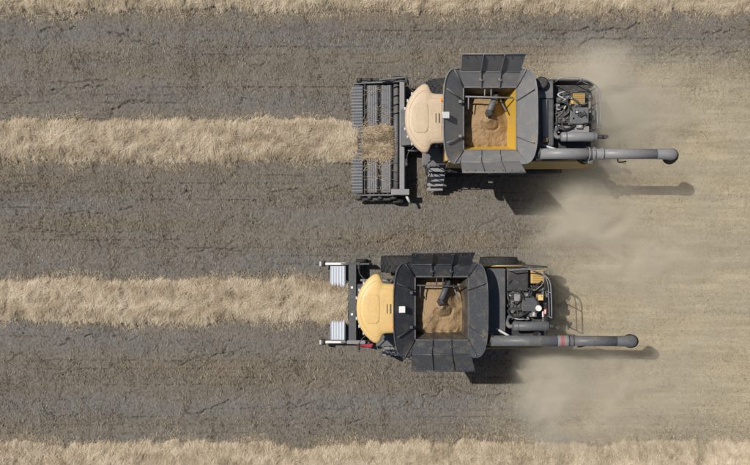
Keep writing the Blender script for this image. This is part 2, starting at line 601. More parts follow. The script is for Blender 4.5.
# ------------------------------------------------------------------ windrows
def windrow(label, yc, x0, x1, half, seed, head=None, n_per=3000, north_edge=None):
    """a long heap of cut straw; head = (x where it climbs on the pickup, top height, half width there)"""
    root = empty('windrow', ((x0 + x1) / 2, yc, 0))
    tag(root, label, 'windrow', 'cut straw windrows')
    cx = (x0 + x1) / 2

    def params(x):
        c = yc + 0.20 * (fbm(x * 0.35, 0 * x + seed, seed) - 0.5) * 2
        w = half * (0.80 + 0.34 * fbm(x * 0.8, 0 * x + 3.3, seed + 1) + 0.24 * (vnoise(x * 2.6, 0 * x + 1.7, seed + 2) - .5) + 0.18 * (vnoise(x * 9, 0 * x + 4.7, seed + 4) - .5))
        base = 0 * x
        if head:
            hx, hz, hw, hc = head
            k = sstep(hx - 0.9, hx + 0.3, x)
            base = hz * k
            w = w * (1 - k) + hw * k
            c = c * (1 - k) + hc * k
        return c, w, base

    def height(x, t):
        c, w, base = params(x)
        y = c + t * w
        prof = np.clip(1 - np.abs(t) ** 2.4, 0, 1) ** 0.8
        lump = 0.40 + 0.95 * fbm(x * 1.9, y * 2.6, seed + 5) + 0.5 * (vnoise(x * 5, y * 6, seed + 9) - .5)
        groove = 1 - 0.16 * np.exp(-((t - 0.05 - 0.3 * (vnoise(x * .6, 0 * x, seed + 7) - .5)) / 0.14) ** 2)
        return y, 0.34 * prof * lump * groove + base * (np.abs(t) < 1.01) + 0.01

    nx = int((x1 - x0) / 0.07)
    xs = np.linspace(x0, x1, nx)
    ts = np.linspace(-1, 1, 33)
    X, T = np.meshgrid(xs, ts)
    Y, Z = height(X, T)
    verts = np.stack([X - cx, Y - yc, Z], -1).reshape(-1, 3)
    idx = np.arange(X.size).reshape(X.shape)
    faces = np.stack([idx[:-1, :-1], idx[:-1, 1:], idx[1:, 1:], idx[1:, :-1]], -1).reshape(-1, 4)
    raw_mesh('straw_core', verts, faces, 'core', root, smooth=True)
    n = int((x1 - x0) * 2 * half * n_per)
    x = rng.uniform(x0, x1, n)
    t = rng.uniform(-1.0, 1.0, n)
    y, z = height(x, t)
    z = z + rng.uniform(-0.02, 0.05, n)
    north = rng.random(n) < sstep(-0.25, 0.45, t + 0.5 * (vnoise(x * .7, y, seed + 3) - .5))
    ang = np.where(north, 1.35 + rng.normal(0, 0.6, n), 4.15 + rng.normal(0, .6, n))
    ang += 1.1 * (vnoise(x * 1.1, y * 1.1, seed + 13) - .5) + 1.3 * (vnoise(x * 3.3, y * 3.3, seed + 19) - .5)
    wild = rng.random(n) < 0.25
    ang = np.where(wild, rng.uniform(0, 6.28, n), ang)
    pitch = rng.normal(0.14, 0.2, n) - 0.28 * np.abs(t) ** 3
    length = rng.uniform(0.06, 0.24, n) * (1 - 0.45 * sstep(.6, 1, np.abs(t)) * (rng.random(n) < .8))
    tint = np.clip(rng.beta(1.5, 1.4, n) * .8 + .5 * (vnoise(x * 2.2, y * 3.6, seed + 15) - .40) + .3 * (vnoise(x * .5, y * 5, seed + 16) - .4), 0, 1)
    s = blade_mesh('straw', np.stack([x - cx, y - yc, z], -1), ang, pitch, length, rng.uniform(.004, .008, n), tint, 'straw', root, bend=0.35, roll=rng.normal(0, .35, n))
    tag(s, kind='stuff')
    # loose stalks strewn beside it
    n = int((x1 - x0) * 260)
    x = rng.uniform(x0, x1 - (1.0 if head else 0), n)
    c, w, _ = params(x)
    sg = rng.choice([-1, 1], n)
    y = c + sg * w * (0.90 + np.abs(rng.normal(0, .10, n)) + .35 * rng.random(n) * (vnoise(x * 1.3, sg * 3.0, seed + 31) > .55))
    z = ground_z(x, y) + rng.uniform(.005, .025, n)
    s = blade_mesh('loose_straw', np.stack([x - cx, y - yc, z], -1), sg * 1.35 + rng.normal(0, .75, n), rng.normal(.03, .08, n), rng.uniform(.05, .16, n), rng.uniform(.006, .013, n),
                   np.clip(rng.beta(1.2, 3.2, n), 0, 1), 'straw', root, bend=.2)
    tag(s, kind='stuff')


def straw_mat_on_belts():
    n = 5200
    x = rng.uniform(-.46, .54, n)
    edge = .56 + .30 * (vnoise(x * 6, 0 * x, 301) - .5)
    y = 3.40 + rng.uniform(-1, 1, n) * edge
    stray = rng.random(n) < .07
    y = np.where(stray, 3.40 + rng.normal(0, .95, n), y)
    y = np.clip(y, 1.6, 5.4)
    thick = vnoise(x * 3, y * 7, 302)
    z = .60 + .10 * (x + .4) + .13 * thick * np.clip(1 - (np.abs(y - 3.40) / .66) ** 4, 0, 1)
    ang = np.where(rng.random(n) < .7, rng.normal(0, .35, n), rng.uniform(0, 6.28, n))
    tint = np.clip(rng.beta(1.3, 2.4, n) * .8 + .6 * (vnoise(x * 1.5, y * 9, 303) - .5), 0, 1)
    o = blade_mesh('straw_mat', np.stack([x - .1, y - 3.4, z - .6], -1), ang, rng.normal(.03, .12, n), rng.uniform(.08, .3, n), rng.uniform(.008, .018, n), tint, 'straw_brown', bend=.1, roll=rng.normal(0, .3, n))
    o.location = (.1, 3.4, .6)
    tag(o, 'brown straw patch lying on the belts of the upper header', 'straw', kind='stuff')


UX, UY = 3.90, 3.90        # grain tank centre of the upper harvester
LX, LY = 2.24, -2.60       # and of the lower one
straw_mat_on_belts()
windrow('long straw windrow along the top edge of the picture', 9.47, -15.4, 15.4, .97, 3, n_per=1700)
windrow('straw windrow running from the left edge into the beige-roofed harvester', 3.52, -15.4, -0.66, 0.82, 23, head=(-0.95, 0.22, 0.74, 3.42))
windrow('straw windrow running from the left edge into the yellow-roofed harvester', -2.66, -15.4, -1.02, 0.82, 43, head=(-1.9, 0.46, 0.76, -2.68))
windrow('long straw windrow along the bottom edge of the picture', -9.0, -15.4, 15.4, .98, 63, n_per=1700)


# ------------------------------------------------------------------ combine harvester
def tyre_mesh(r, w, lugs, mat='rubber'):
    mb = MB()
    prof = [(-w / 2 * .86, r * .56), (-w / 2, r * .66), (-w / 2, r * .84), (-w / 2 * .86, r * .93), (-w / 4, r * .955), (w / 4, r * .955), (w / 2 * .86, r * .93), (w / 2, r * .84), (w / 2, r * .66), (w / 2 * .86, r * .56)]
    n = 40
    vs = []
    for k in range(n):
        a = 2 * math.pi * k / n
        for (y, rr) in prof:
            vs.append((rr * math.cos(a), y, rr * math.sin(a)))
    m_ = len(prof)
    fs = [(k * m_ + i, k * m_ + (i + 1) % m_, ((k + 1) % n) * m_ + (i + 1) % m_, ((k + 1) % n) * m_ + i) for k in range(n) for i in range(m_)]
    mb.add(vs, fs, True)
    for k in range(lugs):
        for s in (-1, 1):
            a0 = 2 * math.pi * (k + (0.5 if s > 0 else 0)) / lugs
            sw = 0.30
            pts = []
            for (yy, da) in ((0.02 * s, 0), (s * w * .49, sw)):
                for dd in (-0.045, 0.045):
                    for rr in (r * .92, r * (1.0 if abs(yy) < .1 else .965)):
                        a = a0 + da + dd / r * 1.0
                        pts.append((rr * math.cos(a), yy, rr * math.sin(a)))
            mb.add(pts, [(0, 1, 3, 2), (4, 6, 7, 5), (0, 4, 5, 1), (2, 3, 7, 6), (1, 5, 7, 3), (0, 2, 6, 4)])
    return mb


def wheel(parent, x, y, r, w, lugs, rimmat):
    s = 1 if y > 0 else -1
    hub = MB().cyl((0, -w * .3, 0), (0, w * .3, 0), r * .16, n=16)
    for k in range(8):
        a = k * math.pi / 4
        hub.cyl((r * .11 * math.cos(a), s * w * .3, r * .11 * math.sin(a)), (r * .11 * math.cos(a), s * (w * .3 + .03), r * .11 * math.sin(a)), .018, n=6)
    o = hub.build('wheel', 'dark', parent, loc=(x, y, r))
    tyre_mesh(r, w, lugs).build('tyre', 'rubber', o)
    rm = MB().rings([(0, -w * .42, 0), (0, -w * .36, 0), (0, 0, 0), (0, w * .36, 0), (0, w * .42, 0)], [r * .6, r * .55, r * .5, r * .55, r * .6], 28, False)
    rm.cyl((0, -.02, 0), (0, .02, 0), r * .53, n=28)
    rm.build('rim', rimmat, o)
    return o


def pipe(name, mat, parent, pts, r=0.02, n=8):
    return MB().rings(pts, r, n).build(name, mat, parent)


def smooth_path(pts, k=5):
    """Catmull-Rom through pts"""
    P = [Vector(p) for p in pts]
    P = [P[0] * 2 - P[1]] + P + [P[-1] * 2 - P[-2]]
    out = []
    for i in range(1, len(P) - 2):
        for j in range(k):
            t = j / k
            a, b_, c, d = P[i - 1:i + 3]
            out.append(0.5 * ((2 * b_) + (c - a) * t + (2 * a - 5 * b_ + 4 * c - d) * t * t + (3 * b_ - a - 3 * c + d) * t ** 3))
    out.append(P[-2])
    return out


def combine(cfg):
    up = cfg['upper']
    root = empty('combine_harvester', (cfg['x'], cfg['y'], 0))
    tag(root, cfg['label'], 'harvester', 'combine harvesters')
    EXT, RF = cfg['ext'], cfg['roof']
    # --- chassis and body -------------------------------------------------
    prof = [(-1.55, 1.25), (-1.55, 2.05), (1.2, 2.05), (1.2, 1.15), (0.6, 0.95), (-0.6, 0.95)]
    MB().prism(prof, -1.05, 1.05).build('chassis', 'dark', root, 0.03)
    box('front_axle', 'dark', root, -1.28, -0.9, -1.15, 1.15, .78, 1.12)
    box('rear_axle', 'dark', root, 2.3, 2.5, -1.25, 1.25, .62, .82)
    rear = [(1.22, 1.15), (1.22, 2.62), (3.3, 2.62), (3.78, 2.35), (3.98, 1.5), (3.6, 1.12), (2.8, 1.02)]
    MB().prism(rear, -1.2, 1.2).build('separator_body', 'charcoal', root, 0.04)
    for s in (1, -1):
        # side panels, slightly flared to their lower edge
        pl = [(-1.35, 1.72), (-1.35, 3.0), (1.62, 3.05), (3.2, 3.05), (3.62, 2.85), (3.92, 2.3), (3.98, 1.75), (3.2, 1.62), (1.6, 1.66), (0.2, 1.62)]
        vs, n = [], len(pl)
        for (x, z) in pl:
            yy = 1.45 - 0.06 * max(0, x - 3.0) + (0.0 if s > 0 else 0.14) * (3.0 - z) / 1.3
            vs.append((x, s * yy, z))
        for (x, z) in pl:
            yy = 1.45 - 0.06 * max(0, x - 3.0) + (0.0 if s > 0 else 0.14) * (3.0 - z) / 1.3
            vs.append((x, s * (yy - .05), z))
        fs = [list(range(n)), list(range(2 * n - 1, n - 1, -1))] + [(i, i + n, (i + 1) % n + n, (i + 1) % n) for i in range(n)]
        o = MB().add(vs, fs).build('side_panel', 'body_yellow' if s < 0 else 'charcoal', root, 0.012)
        MB().box(0.1, 0.3, s * (1.47 if s > 0 else 1.54) - .02, s * (1.47 if s > 0 else 1.54) + .02, 2.2, 2.26).build('handle', 'dark', o)
        MB().box(-1.3, 1.15, min(s * 1.39, s * 1.10), max(s * 1.39, s * 1.10), 1.98, 2.04).build('walkway', 'dark', root, .01)
    # rear hood, chopper and spreader
    box('straw_chopper', 'dark', root, 3.25, 4.12, -.85, .85, .75, 1.3, bevel=.04)
    for s in (1, -1):
        MB().cyl((4.15, s * .45, .72), (4.15, s * .45, .86), .34, n=20).build('chaff_spreader', 'steel_dark', root, 0)
    MB().prism([(3.62, 2.62), (3.98, 1.5), (4.06, 1.5), (3.72, 2.66)], -1.1, 1.1).build('rear_hood', 'charcoal', root, .015)
    for s in (1, -1):
        o = box('tail_light', 'red', root, 3.93, 4.06, s * 1.0 - .08, s * 1.0 + .08, 1.5, 1.62)
    # --- wheels -------------------------------------------------------------
    for s in (1, -1):
        wheel(root, -1.10, s * 1.42, .95, .62, 22, 'body_yellow')
        wheel(root, 2.40, s * 1.43, .73, .5, 20, 'body_yellow')
    # --- feeder house --------------------------------------------------------
    fx = -2.95 if up else -2.9
    MB().prism([(-1.5, 1.35), (-1.5, 2.05), (-2.0, 2.0), (fx, 1.12), (fx, .42)], -.68, .68).build('feeder_house', 'steel_dark' if up else 'charcoal', root, .03)
    for s in (1, -1):
        pipe('lift_cylinder', 'steel', root, [(-1.3, s * .8, .95), (fx + .1, s * .8, .62)], .05, 10)
    # --- cab ------------------------------------------------------------------
    half = [(-2.88, 0), (-2.865, .25), (-2.81, .5), (-2.71, .72), (-2.57, .92), (-2.42, 1.07), (-2.30, 1.16), (-2.19, 1.19), (-2.10, 1.16), (-2.04, 1.06), (-2.0, .95), (-1.95, .88), (-1.86, .85), (-1.5, .85)]
    out = half + [(x, -y) for (x, y) in reversed(half[1:])]
    cxr = -2.25
    rings = [(0.95, 3.42), (1.0, 3.47), (1.0, 3.54), (0.965, 3.60), (0.88, 3.635), (0.6, 3.665), (0.3, 3.68)]
    mb = MB()
    vs = []
    for (k, z) in rings:
        vs += [(cxr + (x - cxr) * k, y * k, z) for (x, y) in out]
    n = len(out)
    fs = []
    for r_ in range(len(rings) - 1):
        fs += [(r_ * n + i, r_ * n + (i + 1) % n, (r_ + 1) * n + (i + 1) % n, (r_ + 1) * n + i) for i in range(n)]
    fs.append([(len(rings) - 1) * n + i for i in range(n)])
    fs.append(list(range(n - 1, -1, -1)))
    roof = mb.add(vs, fs, True).build('cab_roof', RF, root)
    # raised lid on the roof
    lid = [(-2.66, 0), (-2.64, .25), (-2.58, .42), (-2.48, .5), (-2.2, .5), (-2.12, .44), (-2.09, .3), (-2.08, 0)]
    lid = lid + [(x, -y) for (x, y) in reversed(lid[1:-1])]
    lv = []
    for k, z in ((1.0, 3.60), (1.0, 3.685), (.96, 3.70), (.5, 3.712)):
        lv += [(-2.36 + (x + 2.36) * k, y * k, z) for (x, y) in lid]
    n = len(lid)
    lf = [(r_ * n + i, r_ * n + (i + 1) % n, (r_ + 1) * n + (i + 1) % n, (r_ + 1) * n + i) for r_ in range(3) for i in range(n)]
    lf += [[3 * n + i for i in range(n)]]
    MB().add(lv, lf).build('roof_lid', RF, roof)
    seam = [(cxr + (x - cxr) * .80, y * .80, 3.644) for (x, y) in out]
    MB().rings(seam + [seam[0]], .011, 5, False).build('roof_seam', RF, roof)
    if up:
        pipe('roof_joint', RF, roof, [(-2.02, -.92, 3.60), (-2.02, -.4, 3.665), (-2.02, .4, 3.665), (-2.02, .92, 3.60)], .012, 5)
    for k in range(5):
        MB().box(-1.9 + k * .06, -1.87 + k * .06, -.16, .16, 3.64, 3.672).build('vent_slat', 'dark' if k % 2 else RF, roof)
    for s in (1, -1):
        pipe('roof_crease', RF, roof, [(-2.07, s * .36, 3.668), (-1.56, s * .74, 3.60)], .014, 6)
        for yy in (.35, .62, .86):
            xx = {.35: -2.84, .62: -2.75, .86: -2.60}[yy]
            MB().cyl((xx, s * yy, 3.44), (xx - .06, s * yy, 3.44), .06, n=12).build('work_light', 'bright', roof)
    MB().cyl((-1.62, .62 if up else -.62, 3.55), (-1.62, .62 if up else -.62, 3.78), .05, n=12).build('beacon', 'amber', roof)
    pipe('antenna', 'dark', roof, [(-1.6, -.3, 3.6), (-1.58, -.3, 4.15)], .008, 6)
    glass_half = [(-2.72, 0), (-2.70, .3), (-2.62, .58), (-2.5, .76), (-2.3, .82), (-1.56, .82)]
    gout = glass_half + [(x, -y) for (x, y) in reversed(glass_half[1:])]
    cab = MB().prism([(x * .995, y * .97) for (x, y) in gout], 1.72, 2.15, 'z').build('cab', 'charcoal', root, .02)
    MB().prism([(x, y) for (x, y) in gout], 2.16, 3.42, 'z').build('cab_glass', 'glass', cab)
    for s in (1, -1):
        for (x, y) in ((-2.55, .74), (-2.1, .835), (-1.58, .835)):
            pipe('pillar', 'dark', cab, [(x, s * y, 2.1), (x, s * y, 3.45)], .035, 8)
        o = MB().rings(smooth_path([(-2.45, s * .85, 3.3), (-2.75, s * 1.15, 3.28), (-2.8, s * 1.42, 3.2), (-2.78, s * 1.44, 3.0)], 4), .018, 6).build('mirror_arm', 'dark', root)
        MB().box(-2.84, -2.76, s * 1.45 - .12, s * 1.45 + .12, 2.5, 3.02).build('mirror', 'dark', o, .02)
    box('door_handle', 'bright', cab, -1.75, -1.68, -.87, -.83, 2.45, 2.6, bevel=0)
    # access platform and ladder on the left side
    pf = box('platform', 'steel_dark', root, -2.2, -1.2, -1.52, -.83, 1.93, 1.98)
    for (xx) in (-2.15, -1.7, -1.25):
        pipe('railing_post', 'steel_dark', pf, [(xx, -1.5, 1.97), (xx, -1.5, 2.8)], .018, 6)
    pipe('railing', 'steel_dark', pf, [(-2.15, -1.5, 2.8), (-1.25, -1.5, 2.8)], .018, 6)
    ld = MB()
    lye = -2.28 if up else -1.98
    for xx in (-1.95, -1.35):
        ld.rings([(xx, -1.5, 1.97), (xx, lye, .45)], .022, 6)
    ld = ld.build('ladder', 'steel', root)
    for k in range(5):
        t = (k + .6) / 5
        yy, zz = -1.5 + (lye + 1.5) * t, 1.97 - 1.5 * t
        MB().box(-1.95, -1.35, yy - .1, yy + .06, zz - .02, zz + .02).build('step', 'steel', ld)
    pipe('handrail', 'steel', root, smooth_path([(-2.0, -1.6, 1.8), (-2.05, -1.7, 2.2), (-2.05, -1.6, 2.7), (-2.0, -1.5, 2.8)], 4), .016, 6)
    # --- grain tank -------------------------------------------------------------
    HX0, HX1, HY = -.86, .96, 1.08
    ZH = 3.45
    TW = cfg['tankmat']
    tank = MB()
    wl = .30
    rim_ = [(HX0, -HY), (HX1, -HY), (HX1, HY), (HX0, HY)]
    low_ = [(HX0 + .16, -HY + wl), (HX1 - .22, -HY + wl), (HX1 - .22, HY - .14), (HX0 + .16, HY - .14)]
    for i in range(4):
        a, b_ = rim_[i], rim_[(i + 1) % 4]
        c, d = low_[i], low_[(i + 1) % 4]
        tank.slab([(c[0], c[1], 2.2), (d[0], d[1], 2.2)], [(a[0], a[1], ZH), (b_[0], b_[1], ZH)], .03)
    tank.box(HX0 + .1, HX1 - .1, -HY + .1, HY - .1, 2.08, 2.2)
    tk = tank.build('grain_tank', 'tank_dark', root)  # on the upper machine this dark colour paints shade into north and west walls
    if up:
        for i in (0, 1):      # tank's yellow only on sunlit south and east slopes; shade painted elsewhere
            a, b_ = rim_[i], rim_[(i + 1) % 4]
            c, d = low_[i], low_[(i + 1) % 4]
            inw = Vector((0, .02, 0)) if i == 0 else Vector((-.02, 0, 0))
            MB().slab([Vector((c[0], c[1], 2.2)) + inw, Vector((d[0], d[1], 2.2)) + inw], [Vector((a[0], a[1], ZH - .06)) + inw, Vector((b_[0], b_[1], ZH - .06)) + inw], .012).build('tank_lit_slope', 'tank_yellow', tk)
    # flared extension: two folded flaps and two rounded ends
    ym, yk, ye = 1.93, 1.52, 1.60
    zk, zf = ZH + .48, ZH + 1.38
    for s in (1, -1):
        lo = [Vector((HX0 - .03, s * (HY + .005), ZH)), Vector((HX1 + .03, s * (HY + .005), ZH))]
        md = [Vector((-1.0, s * yk, zk)), Vector((1.0, s * yk, zk))]
        hi = [Vector((-1.05, s * ym, zf)), Vector((1.03, s * ym, zf))]
        fl = MB().slab(lo, md, .03).build('extension_flap', EXT, tk)
        MB().slab([p + Vector((0, s * .004, .004)) for p in md], hi, .03).build('flap_top', EXT, fl)
        for k in range(2):
            t = (k + 1) / 3
            for (p, q) in ((lo, md), (md, hi)):
                a = p[0].lerp(p[1], t); b_ = q[0].lerp(q[1], t)
                d = Vector((.016, 0, 0)); up_ = Vector((0, -s * .05, .04))
                MB().add([a - d, a + d, b_ + d, b_ - d, a - d + up_, a + d + up_, b_ + d + up_, b_ - d + up_],
                         [(0, 1, 2, 3), (4, 5, 6, 7), (0, 4, 5, 1), (1, 5, 6, 2), (2, 6, 7, 3), (3, 7, 4, 0)]).build('flap_rib', EXT, fl)
        for k in range(7):
            p = hi[0].lerp(hi[1], (k + .5) / 7) + Vector((0, -s * .05, -.10))
            MB().cyl(p, p + Vector((0, -s * .02, .012)), .022, n=8).build('bolt', 'steel_dark' if not up else 'charcoal', fl)
        pipe('hinge', EXT, fl, [md[0], md[1]], .022, 6)
        pipe('flap_edge', EXT, fl, [hi[0], hi[1]], .02, 6)
    for (s, xr) in ((-1, -1.62), (1, 1.53)):
        xh = HX0 - .005 if s < 0 else HX1 + .005
        xe = -1.06 if s < 0 else 1.00
        lo, hi = [], []
        N = 16
        for i in range(N + 1):
            t = -1 + 2 * i / N
            ang = t * math.pi / 2
            ex = 0.6
            cx_ = abs(math.cos(ang)) ** ex
            sy_ = abs(math.sin(ang)) ** ex * (1 if ang > 0 else -1)
            hi.append((xe + (xr - xe) * cx_, ye * sy_, ZH + .58 + .24 * cx_))
            yl = max(-HY, min(HY, t * 1.6))
            yl = HY * max(-1, min(1, sy_ * 1.15))
            lo.append((xh, yl, ZH))
        en = MB().slab(lo, hi, .03).build('extension_end', EXT, tk)
        en.data.polygons.foreach_set('use_smooth', [False] * len(en.data.polygons))
        MB().rings(hi, .02, 6).build('rim_edge', EXT, en)
        for yy in (-.62, .62):
            a = Vector((xh, yy, ZH)); i = min(range(N + 1), key=lambda q: abs(hi[q][1] - yy * 1.25))
            b_ = Vector(hi[i]) - Vector((s * .1, 0, .04))
            pipe('end_rib', EXT, en, [a + Vector((0, 0, .03)), b_ + Vector((0, 0, .03))], .022, 6)
        # struts along the four corners
        for q in (-1, 1):
            a = Vector((xh, q * HY, ZH + .03)); b_ = Vector((xe + (xr - xe) * .3, q * ye * .97, ZH + .66))
            pipe('corner_strut', EXT, en, [a, b_], .02, 6)
    # rim frame of the opening and cross bars
    fr = MB()
    fr.box(HX0 - .03, HX1 + .03, HY - .02, HY + .04, ZH - .05, ZH + .03)
    fr.box(HX0 - .03, HX1 + .03, -HY - .04, -HY + .02, ZH - .05, ZH + .03)
    fr.box(HX0 - .04, HX0 + .02, -HY + .025, HY - .025, ZH - .05, ZH + .03)
    fr.box(HX1 - .02, HX1 + .04, -HY + .025, HY - .025, ZH - .05, ZH + .03)
    fr.build('tank_frame', 'steel_dark' if up else 'charcoal', tk, .008)
    pipe('cross_bar', 'steel' if up else 'charcoal', tk, [(HX0 + .05, .78, 3.36), (HX1 - .1, .74, 3.36)], .03, 8)
    for (x0, y0, y1) in ((-.68, .78, .35), (-.12, 1.05, .76), (.1, 1.05, .76)):
        pipe('brace_bar', 'steel' if up else 'charcoal', tk, [(x0, y0, 3.36), (x0, y1, 3.32)], .022, 8)
    # loading auger rising out of the grain
    la = MB().rings([(.42, 1.0, 2.6), (.28, .78, 3.05), (.02, .26, 3.34)], [.105, .105, .105], 12).build('loading_auger', 'steel_dark' if up else 'charcoal', tk)
    MB().box(-.09, .12, .11, .29, 3.26, 3.44, rot=('Z', .4)).build('auger_spout', 'dark', la, .02)
    MB().rings([(.42, .95, 2.7), (.66, .30, 3.1)], .03, 8).build('support_arm', 'steel_dark', la)
    box('sensor_box', 'white' if not up else 'bright', tk, *((-1.66, -1.42) if up else (-1.47, -1.22)), -.10, .12, *((ZH + .76, ZH + .88) if up else (ZH + .42, ZH + .62)), bevel=.02)
    # mounting brackets on the rim
    for (x0, y0) in ((-1.0, .55), (-1.0, -.62), (1.2, .55), (1.2, -.62), (-.3, -1.32), (.35, -1.32), (-.3, 1.3), (.35, 1.3)):
        box('latch', EXT, tk, x0 - .05, x0 + .05, y0 - .05, y0 + .05, ZH + .06, ZH + .30, bevel=.01)
    # yellow cowling between cab and tank, south side
    box('tank_front_panel', 'body_yellow' if up else 'dark', root, -1.46, -1.36, -1.4, 1.4, 2.06, 3.0)
    # --- engine deck -------------------------------------------------------------
    dk = box('engine_deck', 'dark', root, 1.25, 3.62, -1.30, 1.30, 2.63, 2.68, bevel=.01)
    # cooling box next to the tank
    cb = box('radiator_box', 'charcoal', root, 1.62, 2.28, -.92, 1.36, 2.69, 3.26, bevel=.05)
    if up:
        MB().cyl((1.95, .68, 3.31), (1.95, -.62, 3.31), .10, n=14).build('intake_pipe', 'steel', cb)
        box('clamp', 'body_yellow', cb, 1.88, 2.03, -.78, -.64, 3.24, 3.40, bevel=.01)
        box('top_plate', 'steel_dark', cb, 1.66, 2.24, .72, 1.32, 3.265, 3.33, bevel=.02)
        MB().rings([(1.80, 1.22, 3.27), (1.80, 1.22, 3.55), (1.80, 1.22, 3.60)], [.2, .22, .16], 18).build('pre_cleaner', 'dark', root)
    else:
        box('top_plate', 'charcoal', cb, 1.66, 2.26, -.85, 1.30, 3.265, 3.30, bevel=.02)
        box('filter_box', 'dark', root, 2.32, 3.08, .55, 1.38, 2.69, 3.18, bevel=.05)
        pipe('yellow_rail', 'body_yellow', root, [(1.4, 1.44, 3.08), (2.9, 1.44, 3.08)], .028, 8)
    # engine and its covers
    eng = MB()
    eng.box(2.4, 3.3, -.35, .55, 2.69, 2.98)
    eng.box(2.45, 3.2, -.12, .30, 2.98, 3.14)
    eng = eng.build('engine', 'dark', root, .03)
    for k in range(6):
        MB().cyl((2.5 + k * .12, .05 + .02 * (k % 2), 3.14), (2.5 + k * .12, .05, 3.2), .035, n=8).build('injector', 'steel_dark', eng)
    hs = [[(2.4, .5, 2.9), (2.55, .62, 3.2), (2.85, .45, 3.22), (3.0, .1, 3.1)],
          [(2.35, -.1, 3.1), (2.5, -.3, 3.25), (2.8, -.3, 3.2), (3.1, -.15, 3.1)],
          [(2.6, .9, 2.75), (2.75, .7, 3.1), (2.8, .3, 3.25), (2.6, .1, 3.2)],
          [(3.2, .4, 3.1), (3.4, .2, 3.2), (3.45, -.1, 3.1), (3.3, -.3, 3.0)]]
    for h in hs:
        pipe('hose', 'rubber' if not up else 'dark', eng, smooth_path(h, 5), .035, 8)
    MB().cyl((2.62, .72, 2.69), (2.62, .72, 3.1), .13, n=14).build('oil_filter', 'steel_dark', eng)
    if up:
        yp = (2.92, 3.40, .56, .94)
        gb = box('hydraulic_box', 'steel_dark', root, 2.86, 3.50, -.14, .44, 2.99, 3.2, bevel=.03)
        MB().cyl((3.2, .18, 3.2), (3.2, .18, 3.28), .09, n=14).build('filler_cap', 'dark', gb)
        box('step_plate', 'steel', root, 2.66, 3.55, -.42, -.20, 3.02, 3.06, bevel=.01)
    else:
        yp = (3.18, 3.62, .82, 1.30)
        gb = box('hydraulic_box', 'charcoal', root, 2.86, 3.40, -.14, .34, 2.99, 3.18, bevel=.03)
        MB().cyl((3.42, -.02, 2.69), (3.42, -.02, 3.26), .10, n=14).build('coolant_tank', 'white', root)
        box('battery_cover', 'roof_yellow', root, 3.42, 3.60, .24, .44, 2.69, 3.16, bevel=.02)
        box('fuse_box', 'steel', root, 2.58, 2.82, .22, .46, 3.145, 3.24, bevel=.02)
        for k in range(4):
            MB().box(3.58 + .04 * k, 3.62 + .04 * k, -.34 + .055 * k, -.14 + .03 * k, 3.0, 3.05).build('warning_marker', 'red' if k % 2 else 'white', root)
    # pipes, valves and brackets crowded over the engine
    rd = random.Random(31 if up else 47)
    mats = ['steel', 'steel_dark', 'dark', 'charcoal', 'bright', 'rubber']
    for k in range(16):
        x0, y0 = rd.uniform(2.38, 3.5), rd.uniform(-.4, 1.05)
        z0 = rd.uniform(2.95, 3.2)
        pts = [(x0, y0, z0 - .15)]
        for q in range(3):
            x0 = min(3.62, max(2.36, x0 + rd.uniform(-.35, .35))); y0 = min(1.2, max(-.42, y0 + rd.uniform(-.3, .3)))
            pts.append((x0, y0, z0 + rd.uniform(-.08, .12)))
        pipe('hose', rd.choice(mats), eng, smooth_path(pts, 4), rd.uniform(.012, .03), 6)
    for k in range(14):
        x0, y0 = rd.uniform(2.4, 3.45), rd.uniform(-.38, 1.0)
        a, b_, zt = rd.uniform(.04, .12), rd.uniform(.04, .12), rd.uniform(3.0, 3.24)
        MB().box(x0 - a, x0 + a, y0 - b_, y0 + b_, 2.69, zt, rot=('Z', rd.uniform(-.2, .2))).build('valve_block', rd.choice(mats[:4]), eng, .012)
        MB().cyl((x0, y0, zt - .01), (x0, y0, zt + .05), min(a, b_) * .6, n=10).build('valve_cap', rd.choice(mats), eng)
    # yellow louvred cover
    lc = MB().box(yp[0], yp[1], yp[2], yp[3], 2.69, 3.10).build('engine_cover', 'body_yellow', root, .03)
    for k in range(6):
        yy = yp[2] + (k + .5) * (yp[3] - yp[2]) / 6
        MB().box(yp[0] + .06, yp[1] - .06, yy - .018, yy + .012, 3.10, 3.14, rot=('X', .5)).build('louvre', 'body_yellow', lc)
    # muffler lying across the back of the deck
    my = -.60 if up else -.63
    mu = MB().rings([(2.50, my, 3.30), (2.54, my, 3.30), (3.72, my, 3.30), (3.76, my, 3.30)], [.11, .165, .165, .11], 18).build('muffler', 'steel' if up else 'steel_dark', root)
    for xx in (2.66, 3.6):
        MB().cyl((xx, my, 3.30), (xx + .04, my, 3.30), .174, n=18).build('strap', 'steel_dark', mu)
        box('mount', 'dark', mu, xx, xx + .05, my - .1, my + .1, 2.68, 3.2, bevel=0)
    MB().rings(smooth_path([(3.74, my, 3.30), (3.9, my, 3.32), (3.98, my - .02, 3.42), (4.0, my - .03, 3.6)], 4), .075, 10).build('tail_pipe', 'dark', mu)
    pipe('exhaust_elbow', 'steel_dark', mu, smooth_path([(2.52, my, 3.3), (2.38, my, 3.26), (2.34, my + .2, 3.1), (2.5, my + .35, 3.0)], 4), .075, 10)
    # hand rails round the deck
    zr = 3.78
    rail = smooth_path([(2.35, 1.32, zr), (2.9, 1.36, zr), (3.4, 1.22, zr), (3.68, .95, zr), (3.74, .4, zr), (3.76, -.3, zr)], 4)
    hr = MB().rings(rail, .02, 6).build('deck_railing', 'steel', root)
    pipe('middle_rail', 'steel', hr, [Vector((p[0], p[1], 3.35)) for p in rail[6:]], .016, 6)
    for k in (0, 6, 11, 15, 20):
        p = rail[k]
        pipe('railing_post', 'steel', hr, [(p[0], p[1], 2.66), (p[0], p[1], zr)], .016, 6)
    # rear ladder hanging behind the hood
    rl = MB()
